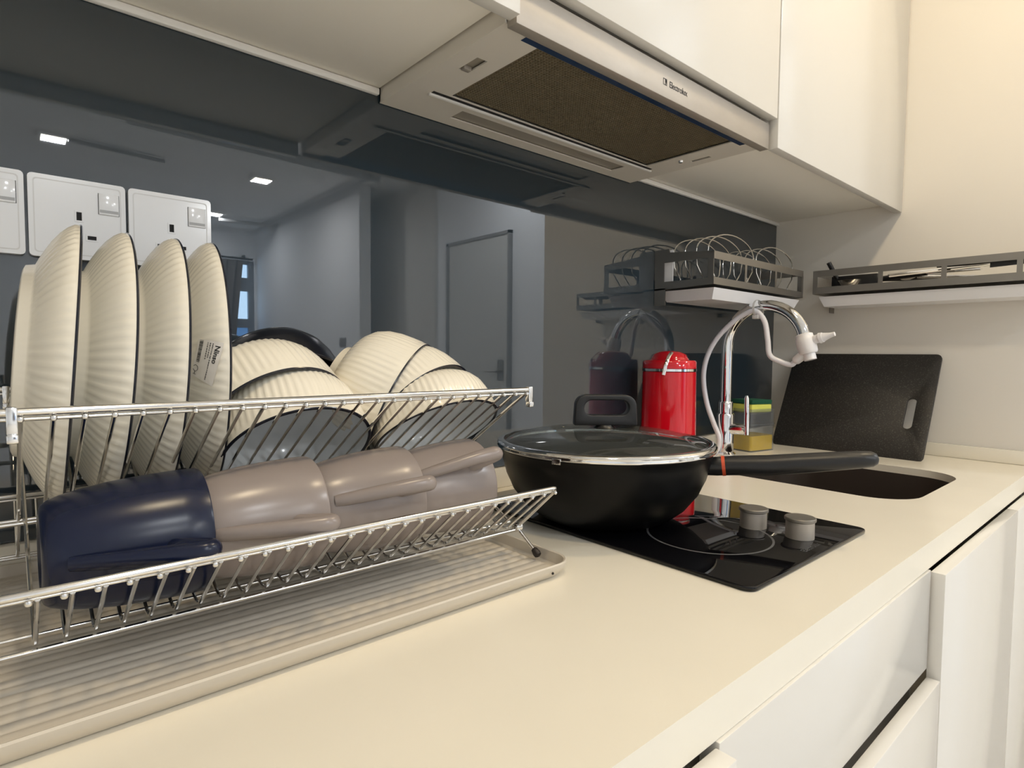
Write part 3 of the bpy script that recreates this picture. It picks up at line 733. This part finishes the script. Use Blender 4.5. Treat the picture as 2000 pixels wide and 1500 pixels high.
part('handle', tube(hp, [0.0110, 0.0128, 0.0132, 0.0136, 0.0128, 0.0112, 0.0098, 0.0065, 0.002], 20, ry=[0.011, 0.0125, 0.0130, 0.0135, 0.0130, 0.0122, 0.0108, 0.0075, 0.003], up=(0, 0, 1)), M_BLACK, wk, angle=80)
part('handle_ring', tube([h0+dh*0.135, h0+dh*0.155], 0.0134, 24, ry=0.0134, up=(0, 0, 1)), M_ORANGE, wk, label='orange ring round the handle')

LZ = WZ+0.1042
ld = thing('pan_lid', 'clear glass lid with steel rim and black loop handle lying on the wok', 'lid', (WX, WY, LZ))
L_ = Matrix.Translation((WX, WY, LZ))
part('glass_dome', lathe([(0.1485, 0.003), (0.143, 0.0052), (0.130, 0.0105), (0.110, 0.0158), (0.085, 0.0198), (0.055, 0.0224), (0.025, 0.0236), (0, 0.0238)], 96).xf(L_), M_GLASS, ld, angle=80)
part('steel_rim', lathe([(0.1440, -0.0005), (0.1508, -0.0022), (0.1532, -0.0018), (0.1540, 0.0002), (0.1532, 0.0020), (0.1540, 0.0038), (0.1528, 0.0062), (0.1490, 0.0080), (0.1445, 0.0078), (0.1450, 0.0052), (0.1440, -0.0005)], 128).xf(L_), M_CHROME, ld, angle=50)
part('rim_tab', box((-0.006, -0.0006, -0.006), (0.006, 0.0006, 0.001), 0.0004).xf(L_ @ Matrix.Translation((-0.1465, -0.0475, 0)) @ Matrix.Rotation(math.radians(-72), 4, 'Z')), M_CHROME, ld)
hn = Vector((-0.627, -0.78, 0)).normalized()
HM = axes((WX, WY, LZ+0.0275), hn, (0.78, -0.627, 0))
# local x = width, y = up after axes(): z=front normal, x=width, y = z cross x
sgn = 1 if (HM.to_3x3() @ Vector((0, 1, 0))).z > 0 else -1
ol = [(x, y*sgn) for x, y in [(-0.045, 0.0)] + [(0.045, 0.0)] + [(0.0435, 0.0265)] + [(0.0435-0.016+0.016*math.cos(a), 0.0275+0.016*math.sin(a)) for a in [PI/2*k/8 for k in range(9)]] + [(-0.0435+0.016-0.016*math.sin(a), 0.0275+0.016*math.cos(a)) for a in [PI/2*k/8 for k in range(9)]] + [(-0.0435, 0.0265)]]
hl = [(x, y*sgn) for x, y in rrect(-0.031, 0.0145, 0.033, 0.0360, 0.0105, 7)]
part('loop_handle', slab(ol, [hl], 0.020, 0.0015).xf(HM @ Matrix.Translation((0, 0, 0.010))), M_BLACK, ld, angle=50)
part('handle_base', lathe([(0, 0.0), (0.017, 0.0), (0.013, 0.003), (0.012, 0.005), (0.0, 0.005)], 32).xf(Matrix.Translation((WX, WY, LZ+0.0230))), M_BLACK, ld)
part('vent', lathe([(0.0035, 0.0), (0.0045, 0.001), (0.0035, 0.002), (0.0025, 0.001), (0.0035, 0.0)], 16).xf(L_ @ Matrix.Translation((0.055, 0.045, 0.0205))), M_CHROME, ld)

# ------------------------------------------------------------------ red canister
RXc, RYc = 1.085, -0.076
rc = thing('canister', 'red enamel canister with a domed lid beside the tap', 'canister', (RXc, RYc, 0))
R_ = Matrix.Translation((RXc, RYc, 0))
part('body', lathe([(0, 0.0005), (0.0575, 0.0005), (0.0585, 0.002), (0.0585, 0.006), (0.0580, 0.05), (0.0565, 0.14), (0.0558, 0.203), (0.053, 0.2045), (0, 0.2045)], 64).xf(R_), M_RED, rc)
part('band', lathe([(0.054, 0.2045), (0.0568, 0.2048), (0.0568, 0.2098), (0.054, 0.210)], 64).xf(R_), M_CHROME, rc, label='thin chrome band')
part('lid', lathe([(0.0535, 0.2102), (0.0560, 0.2106), (0.0558, 0.224), (0.0530, 0.2275), (0.0405, 0.229), (0.0385, 0.2320), (0.0340, 0.2400), (0.0240, 0.2455), (0.012, 0.2477), (0, 0.248)], 64).xf(R_), M_RED, rc)
dv = Vector((-0.80, -0.60, 0)).normalized()
sv = Vector((-0.6, 0.8, 0)); dv = (dv+sv*0.16).normalized()
cp = [Vector((RXc, RYc, 0))+dv*0.0335-sv*0.008+Vector((0, 0, 0.2445)), Vector((RXc, RYc, 0))+dv*0.047-sv*0.004+Vector((0, 0, 0.236)), Vector((RXc, RYc, 0))+dv*0.0600+Vector((0, 0, 0.2200)), Vector((RXc, RYc, 0))+dv*0.0605+sv*0.005+Vector((0, 0, 0.198))]
part('clasp', tube(smooth_path(cp, 5), 0.0012, 10, ry=0.0036, up=tuple(dv)), M_CHROME, rc, label='narrow bright clasp')

# ------------------------------------------------------------------ tap, filter valve and hose
TX, TY = 1.316, -0.081
tp = thing('kitchen_tap', 'tall chrome gooseneck tap behind the sink', 'tap', (TX, TY, 0))
T_ = Matrix.Translation((TX, TY, 0))
part('base', lathe([(0, 0.0), (0.0255, 0.0), (0.0255, 0.004), (0.0225, 0.007), (0.0205, 0.009), (0.0205, 0.096), (0.019, 0.100), (0, 0.100)], 40).xf(T_), M_CHROME, tp)
part('collar', lathe([(0.0135, 0.098), (0.0165, 0.0985), (0.0165, 0.127), (0.0150, 0.129), (0.0125, 0.129)], 32).xf(T_), M_CHROME, tp)
Rr = 0.090
arc = [(TX, TY, 0.12), (TX, TY, 0.20), (TX, TY, 0.262)]
for k in range(1, 22):
    a = PI - math.radians(168)*k/21; arc.append((TX, TY-Rr-Rr*math.cos(a), 0.262+Rr*math.sin(a)))
part('spout', tube(arc, 0.0128, 20, up=(1, 0, 0)), M_CHROME, tp, angle=60)
lv = part('lever_stub', tube([(TX, TY-0.008, 0.064), (TX, TY-0.046, 0.066), (TX, TY-0.052, 0.066)], [0.013, 0.0125, 0.010], 20), M_CHROME, tp)
part('lever', tube([(TX, TY-0.054, 0.054), (TX, TY-0.0535, 0.10), (TX, TY-0.052, 0.140), (TX, TY-0.052, 0.146)], [0.0062, 0.0060, 0.0056, 0.003], 14), M_CHROME, lv)

E1 = Vector(arc[-1]); Ed = (Vector(arc[-1])-Vector(arc[-2])).normalized()
dvv = thing('filter_valve', 'white plastic filter valve clamped on the tap outlet', 'valve', tuple(E1))
def seg(a, b, r, n=20): return tube([E1+Ed*a, E1+Ed*b], r, n)
part('body', tube([E1+Ed*s for s in (-0.006, -0.004, 0.002, 0.004, 0.010, 0.034, 0.038)], [0.0145, 0.0175, 0.0175, 0.0190, 0.0200, 0.0190, 0.0165], 24), M_WHITEPL, dvv)
part('outlet', tube([E1+Ed*0.036, E1+Ed*0.052], 0.0125, 20), M_WHITEPL, dvv)
sd = (Vector((0, -1, 0))-Ed*Vector((0, -1, 0)).dot(Ed)).normalized()
q = E1+Ed*0.012
part('side_spigot', tube([q, q+sd*0.028, q+sd*0.029, q+sd*0.036], [0.0095, 0.0095, 0.0115, 0.0105], 20), M_WHITEPL, dvv)
part('nozzle', tube([q+sd*0.034, q+sd*0.040, q+sd*0.052, q+sd*0.060], [0.0100, 0.0085, 0.0052, 0.0048], 16), M_WHITEPL, dvv)
q2 = E1+Ed*0.036-sd*0.010
hosedir = (-sd*0.9+Ed*0.42).normalized()
part('hose_nut', tube([q2, q2+hosedir*0.008, q2+hosedir*0.022, q2+hosedir*0.026], [0.0100, 0.0105, 0.0095, 0.0070], 18), M_WHITEPL, dvv)
part('rib', tube([E1+Ed*0.016-sd*0.0185, E1+Ed*0.032-sd*0.0180], 0.003, 10), M_WHITEPL, dvv)
hs0 = q2+hosedir*0.024
hx = TX-0.022
hose = [hs0, hs0+hosedir*0.012, (TX-0.006, -0.212, 0.226), (hx+0.006, -0.192, 0.240), (hx+0.006, -0.186, 0.275), (hx+0.006, -0.178, 0.315), (hx+0.004, -0.160, 0.3385), (hx+0.002, -0.140, 0.337), (hx-0.002, -0.108, 0.318), (hx-0.006, -0.070, 0.280), (hx-0.010, -0.047, 0.235), (hx-0.012, -0.040, 0.185), (hx-0.008, -0.048, 0.125), (hx-0.006, -0.066, 0.078), (hx-0.007, -0.082, 0.045), (hx-0.006, -0.080, 0.020), (hx-0.004, -0.068, 0.003)]
single('hose', tube(smooth_path(hose, 6), 0.0058, 14), M_HOSE, 'thin white hose looping from the filter valve down beside the tap', 'hose')
tz = thing('cable_tie', 'pale cable tie holding the white hose to the top of the tap', 'cable tie', (TX, -0.160, 0.345))
tc_ = Vector((TX-0.008, -0.158, 0.345)); tl_ = []
for k in range(28):
    a = 2*PI*k/28; tl_.append(tc_+Vector((0.0235*math.cos(a), 0.0015*math.sin(a), 0.0205*math.sin(a))))
part('strap', tube(tl_, 0.0007, 6, closed=True, ry=0.0028, up=None), M_TIE, tz)
part('head', box((hx-0.003, -0.166, 0.322), (hx+0.009, -0.152, 0.331), 0.0015), M_TIE, tz)

# ------------------------------------------------------------------ soap box and sponge
SB = Matrix.Translation((1.395, -0.106, 0)) @ Matrix.Rotation(math.radians(-11), 4, 'Z')
sb = thing('soap_dispenser', 'clear plastic dispenser half filled with yellow soap behind the tap', 'soap dispenser', SB)
bx, by, bz = 0.092, 0.070, 0.106
o_ = rrect(0, 0, bx, by, 0.007, 4); i_ = rrect(0.002, 0.002, bx-0.002, by-0.002, 0.006, 4)
part('shell', slab(o_, [i_], bz).xf(Matrix.Translation((0, 0, bz+0.0005))), M_CLEARBOX, sb, world=False)
part('bottom', slab(o_, [], 0.0018).xf(Matrix.Translation((0, 0, 0.0023))), M_CLEARBOX, sb, world=False)
part('press_plate', slab(rrect(0.003, 0.003, bx-0.003, by-0.003, 0.006, 4), [], 0.002).xf(Matrix.Translation((0, 0, 0.097))), M_CLEARBOX, sb, world=False)
part('lip', slab(rrect(-0.0012, -0.0012, bx+0.0012, by+0.0012, 0.008, 4), [o_], 0.003).xf(Matrix.Translation((0, 0, 0.0695))), M_CLEARBOX, sb, world=False)
part('soap', slab(rrect(0.0025, 0.0025, bx-0.0025, by-0.0025, 0.006, 4), [], 0.036).xf(Matrix.Translation((0, 0, 0.039))), M_SOAP, sb, world=False, label='yellow washing up liquid')
SP = SB @ Matrix.Translation((0.006, 0.004, 0.0985)) @ Matrix.Rotation(math.radians(1), 4, 'Y')
sp = thing('sponge', 'yellow sponge with a green scourer lying in the soap dispenser', 'sponge', SP)
part('foam', box((0, 0, 0), (0.076, 0.060, 0.020), 0.003), M_SPONGE, sp, world=False)
part('scourer', box((-0.0005, -0.0005, 0.0202), (0.0765, 0.0605, 0.031), 0.002), M_SCOUR, sp, world=False, label='dark green scouring layer')

# ------------------------------------------------------------------ cutting board leaning on the right wall
tb = Vector((1.583, 0, 0.001)); tt = Vector((1.7135, 0, 0.2465))
upv = (tt-tb); Lb = upv.length; upv.normalize()
yA, yB = -0.418, -0.070
BM = Matrix(((0, upv.x, -upv.z, tb.x), (-1, 0, 0, yA+0.0), (0, upv.z, upv.x, tb.z), (0, 0, 0, 1)))
# local x -> -Y, local y -> up the board, local z -> towards the room
BM = Matrix(((0, upv.x, -upv.z, tb.x), (-1, 0, 0, yB), (0, upv.z, upv.x, tb.z), (0, 0, 0, 1)))
Wb = yB-yA
hole = rrect(Wb-0.053, 0.078, Wb-0.034, 0.158, 0.0093, 6)
single('cutting_board', slab(rrect(0, 0, Wb, Lb, 0.012, 5), [hole], 0.008, 0.0012).xf(BM), M_BOARD, 'dark speckled cutting board leaning on the right wall', 'cutting board', angle=50)

# ------------------------------------------------------------------ wall shelves
RX = Matrix.Rotation(PI/2, 4, 'X')
def hole2(x0, y0, x1, y1): return [(x0, y0), (x1, y0), (x1, y1), (x0, y1)]
ls = thing('plate_shelf', 'steel wall plate shelf with wire hoops and a white tray above the tap', 'wall shelf', (1.347, -0.001, 0.392))
S0, S1, SD, SZ0, SZ1 = 1.131, 1.565, -0.147, 0.388, 0.457
# end panels in the YZ plane: slab XY -> (y, z)
YZ = Matrix(((0, 0, 1, 0), (1, 0, 0, 0), (0, 1, 0, 0), (0, 0, 0, 1)))
def endpanel(x, slots):
    ol = [(-0.001, SZ0-0.004), (SD, SZ0), (SD, SZ1), (-0.04, SZ1+0.009), (-0.038, SZ1+0.017), (-0.001, SZ1+0.017)]
    return slab(ol, [hole2(slots[1], SZ0+0.014, slots[0], SZ1-0.013)], 0.0015).xf(Matrix.Translation((x+0.0015, 0, 0)) @ YZ)
part('end_panel', endpanel(S0, (-0.026, -0.134)), M_SHELF, ls, smooth=False)
part('end_panel', endpanel(S1-0.0015, (-0.026, -0.134)), M_SHELF, ls, smooth=False)
part('top_rail', box((S0, SD-0.001, SZ1-0.016), (S1, SD, SZ1)), M_SHELF, ls)
part('top_rail', box((S0, SD+0.0, SZ1-0.001), (S1, SD+0.012, SZ1)), M_SHELF, ls)
part('bottom_rail', box((S0, SD-0.001, SZ0), (S1, SD, SZ0+0.015)), M_SHELF, ls)
for x in (1.262, 1.408, 1.556): part('upright', box((x, SD-0.0012, SZ0+0.012), (x+0.009, SD, SZ1-0.014)), M_SHELF, ls)
part('floor_panel', box((S0+0.002, SD, SZ0+0.001), (S1-0.002, -0.002, SZ0+0.0025)), M_SHELF, ls)
part('wall_bracket', box((S0+0.004, -0.046, SZ0+0.010), (S0+0.007, -0.004, SZ1+0.015), 0.001), M_WHITEPL, ls, label='white plastic wall bracket')
part('back_rail', box((S0, -0.002, SZ0), (S1, -0.0008, SZ0+0.02)), M_SHELF, ls)
def hoop(x0, x1, y, h, name='hoop'):
    pts = [(x0+0.028, y, SZ0+0.004), (x0+0.028, y, SZ0+0.022), (x0+0.004, y, SZ0+0.046), (x0, y, SZ1+0.004)]
    cx, rx = (x0+x1)/2, (x1-x0)/2
    for k in range(1, 16):
        a = PI-PI*k/16; pts.append((cx+rx*math.cos(a), y, SZ1+0.006+h*math.sin(a)))
    pts += [(x1, y, SZ1+0.004), (x1-0.004, y, SZ0+0.046), (x1-0.028, y, SZ0+0.022), (x1-0.028, y, SZ0+0.004)]
    part(name, tube(pts, 0.0014, 7), M_WIRE, ls)
for y in (-0.044, -0.072, -0.100, -0.128): hoop(1.140, 1.338, y, 0.042)
for y in (-0.044, -0.072, -0.100, -0.128): hoop(1.350, 1.546, y, 0.040)
def drip(lo, hi, m, parent, axis):
    """shallow tray with sloping sides, open on top"""
    x0, y0, z0 = lo; x1, y1, z1 = hi; s = 0.010; t_ = 0.002
    ob = [(x0, y0, z1), (x1, y0, z1), (x1, y1, z1), (x0, y1, z1)]
    ib = [(x0+s, y0+s, z0), (x1-s, y0+s, z0), (x1-s, y1-s, z0), (x0+s, y1-s, z0)]
    o2 = [(x0+t_, y0+t_, z1), (x1-t_, y0+t_, z1), (x1-t_, y1-t_, z1), (x0+t_, y1-t_, z1)]
    i2 = [(x0+s+t_, y0+s+t_, z0+t_), (x1-s-t_, y0+s+t_, z0+t_), (x1-s-t_, y1-s-t_, z0+t_), (x0+s+t_, y1-s-t_, z0+t_)]
    V = ib+ob+o2+i2; F = [(3, 2, 1, 0)]
    for a in range(3):
        for k in range(4): F.append((a*4+k, a*4+(k+1) % 4, a*4+4+(k+1) % 4, a*4+4+k))
    F.append((12, 13, 14, 15))
    part('drip_tray', G().add(V, F), m, parent, label='white plastic drip tray', smooth=False)
drip((1.142, -0.143, 0.3585), (1.556, -0.010, 0.3825), M_WHITEPL, ls, 'x')
for x in (S0, S1-0.002): part('tray_bracket', box((x, -0.03, 0.350), (x+0.002, -0.001, SZ0)), M_SHELF, ls)

us = thing('utensil_shelf', 'long steel wall shelf of utensils with a white tray on the right wall', 'wall shelf', (XW, -0.39, 0.40))
UX, UY0, UY1 = 1.588, -0.660, -0.164
XZ = RX
def upanel(y): return slab([(UX, SZ0+0.010), (XW-0.001, SZ0+0.010), (XW-0.001, SZ1+0.012), (UX, SZ1)], [hole2(UX+0.012, SZ0+0.024, XW-0.016, SZ1-0.012)], 0.0015).xf(Matrix.Translation((0, y, 0)) @ RX)
part('end_panel', upanel(UY1), M_SHELF, us, smooth=False)
part('end_panel', upanel(UY0+0.0015), M_SHELF, us, smooth=False)
part('top_rail', box((UX-0.001, UY0, SZ1-0.016), (UX, UY1, SZ1)), M_SHELF, us)
part('bottom_rail', box((UX-0.001, UY0, SZ0+0.010), (UX, UY1, SZ0+0.027)), M_SHELF, us)
for y in (UY1, -0.312, -0.437, -0.566): part('upright', box((UX-0.0012, y-0.010, SZ0+0.012), (UX, y, SZ1-0.002)), M_SHELF, us)
part('floor_panel', box((UX, UY0, SZ0+0.011), (XW-0.002, UY1, SZ0+0.0125)), M_SHELF, us)
drip((UX+0.010, UY0+0.006, 0.3665), (XW-0.006, UY1-0.010, 0.3915), M_WHITEPL, us, 'y')
for y in (UY0, UY1-0.002): part('tray_bracket', box((XW-0.03, y, 0.356), (XW-0.001, y+0.002, SZ0+0.01)), M_SHELF, us)

# utensils lying on the long shelf
UZ = SZ0+0.0128
def utensil(name, label, cat, hp, hr, hm, headname, head, headm):
    t = thing(name, label, cat, hp[0])
    part('handle', tube(hp, hr, 10), hm, t)
    if head: part(headname, head, headm, t)
    return t
def spoonhead(c, d, rx, ry_, depth):
    g = lathe([(0.0, -depth), (0.45, -depth*0.85), (0.8, -depth*0.4), (1.0, 0.0), (0.96, 0.0), (0.78, -depth*0.36), (0.4, -depth*0.8), (0, -depth*0.92)], 20)
    g.xf(Matrix.Diagonal((rx, ry_, 1, 1))); return g.xf(axes(c, (0, 0, 1), d))
utensil('ladle', 'steel ladle with a dark handle sticking up at the corner end of the utensil shelf', 'ladle', [(1.607, -0.192, 0.478), (1.624, -0.205, 0.442), (1.640, -0.222, UZ+0.016)], 0.0055, M_BLACK, 'bowl', spoonhead((1.625, -0.238, UZ+0.0295), (0, 1, 0), 0.030, 0.028, 0.022), M_CHROME)
utensil('spatula', 'black nylon spatula lying flat nearest the corner on the utensil shelf', 'spatula', [(1.690, -0.420, UZ+0.030), (1.665, -0.350, UZ+0.028), (1.627, -0.295, UZ+0.028)], 0.0058, M_BLACK, 'blade', box((1.622, -0.300, UZ+0.012), (1.632, -0.195, UZ+0.042), 0.0012), M_BLACK)
utensil('tongs', 'black handled tongs lying on the utensil shelf behind the second upright', 'tongs', [(1.630, -0.280, UZ+0.026), (1.628, -0.340, UZ+0.030), (1.632, -0.400, UZ+0.034)], 0.0065, M_BLACK, 'jaw', box((1.622, -0.500, UZ+0.030), (1.640, -0.398, UZ+0.036), 0.002), M_CHROME)
utensil('serving_spoon', 'steel serving spoon lying across the middle of the utensil shelf', 'spoon', [(1.672, -0.50, UZ+0.020), (1.668, -0.44, UZ+0.026), (1.664, -0.372, UZ+0.030)], 0.0038, M_CHROME, 'bowl', spoonhead((1.663, -0.345, UZ+0.032), (0, 1, 0), 0.030, 0.020, 0.009), M_CHROME)
c1 = single('chopstick', tube([(1.606, -0.330, UZ+0.030), (1.612, -0.470, UZ+0.036), (1.616, -0.548, UZ+0.040)], [0.0032, 0.0028, 0.0020], 8), M_CHROME, 'steel chopstick lying in front, pair on the utensil shelf', 'chopstick', group='steel chopsticks on the utensil shelf')
c2 = c1.copy(); C.objects.link(c2); c2.location = (0.010, 0.006, 0.004); c2['label'] = 'steel chopstick lying just behind the front chopstick on the utensil shelf'
utensil('kitchen_knife', 'long black knife lying along the right part of the utensil shelf', 'knife', [(1.604, -0.425, UZ+0.046), (1.602, -0.48, UZ+0.046), (1.600, -0.520, UZ+0.045)], [0.0065, 0.0075, 0.0055], M_BLACK, 'blade', slab([(-0.52, 0.010), (-0.52, -0.010), (-0.625, -0.006), (-0.645, 0.004), (-0.63, 0.010)], [], 0.0016).xf(Matrix.Translation((1.601, 0, UZ+0.040)) @ YZ), M_BLACK)
utensil('peeler', 'small steel peeler lying at the lower right of the utensil shelf', 'peeler', [(1.612, -0.54, UZ+0.008), (1.606, -0.59, UZ+0.008)], 0.005, M_CHROME, 'blade', box((1.602, -0.625, UZ+0.004), (1.612, -0.588, UZ+0.010), 0.002), M_CHROME)
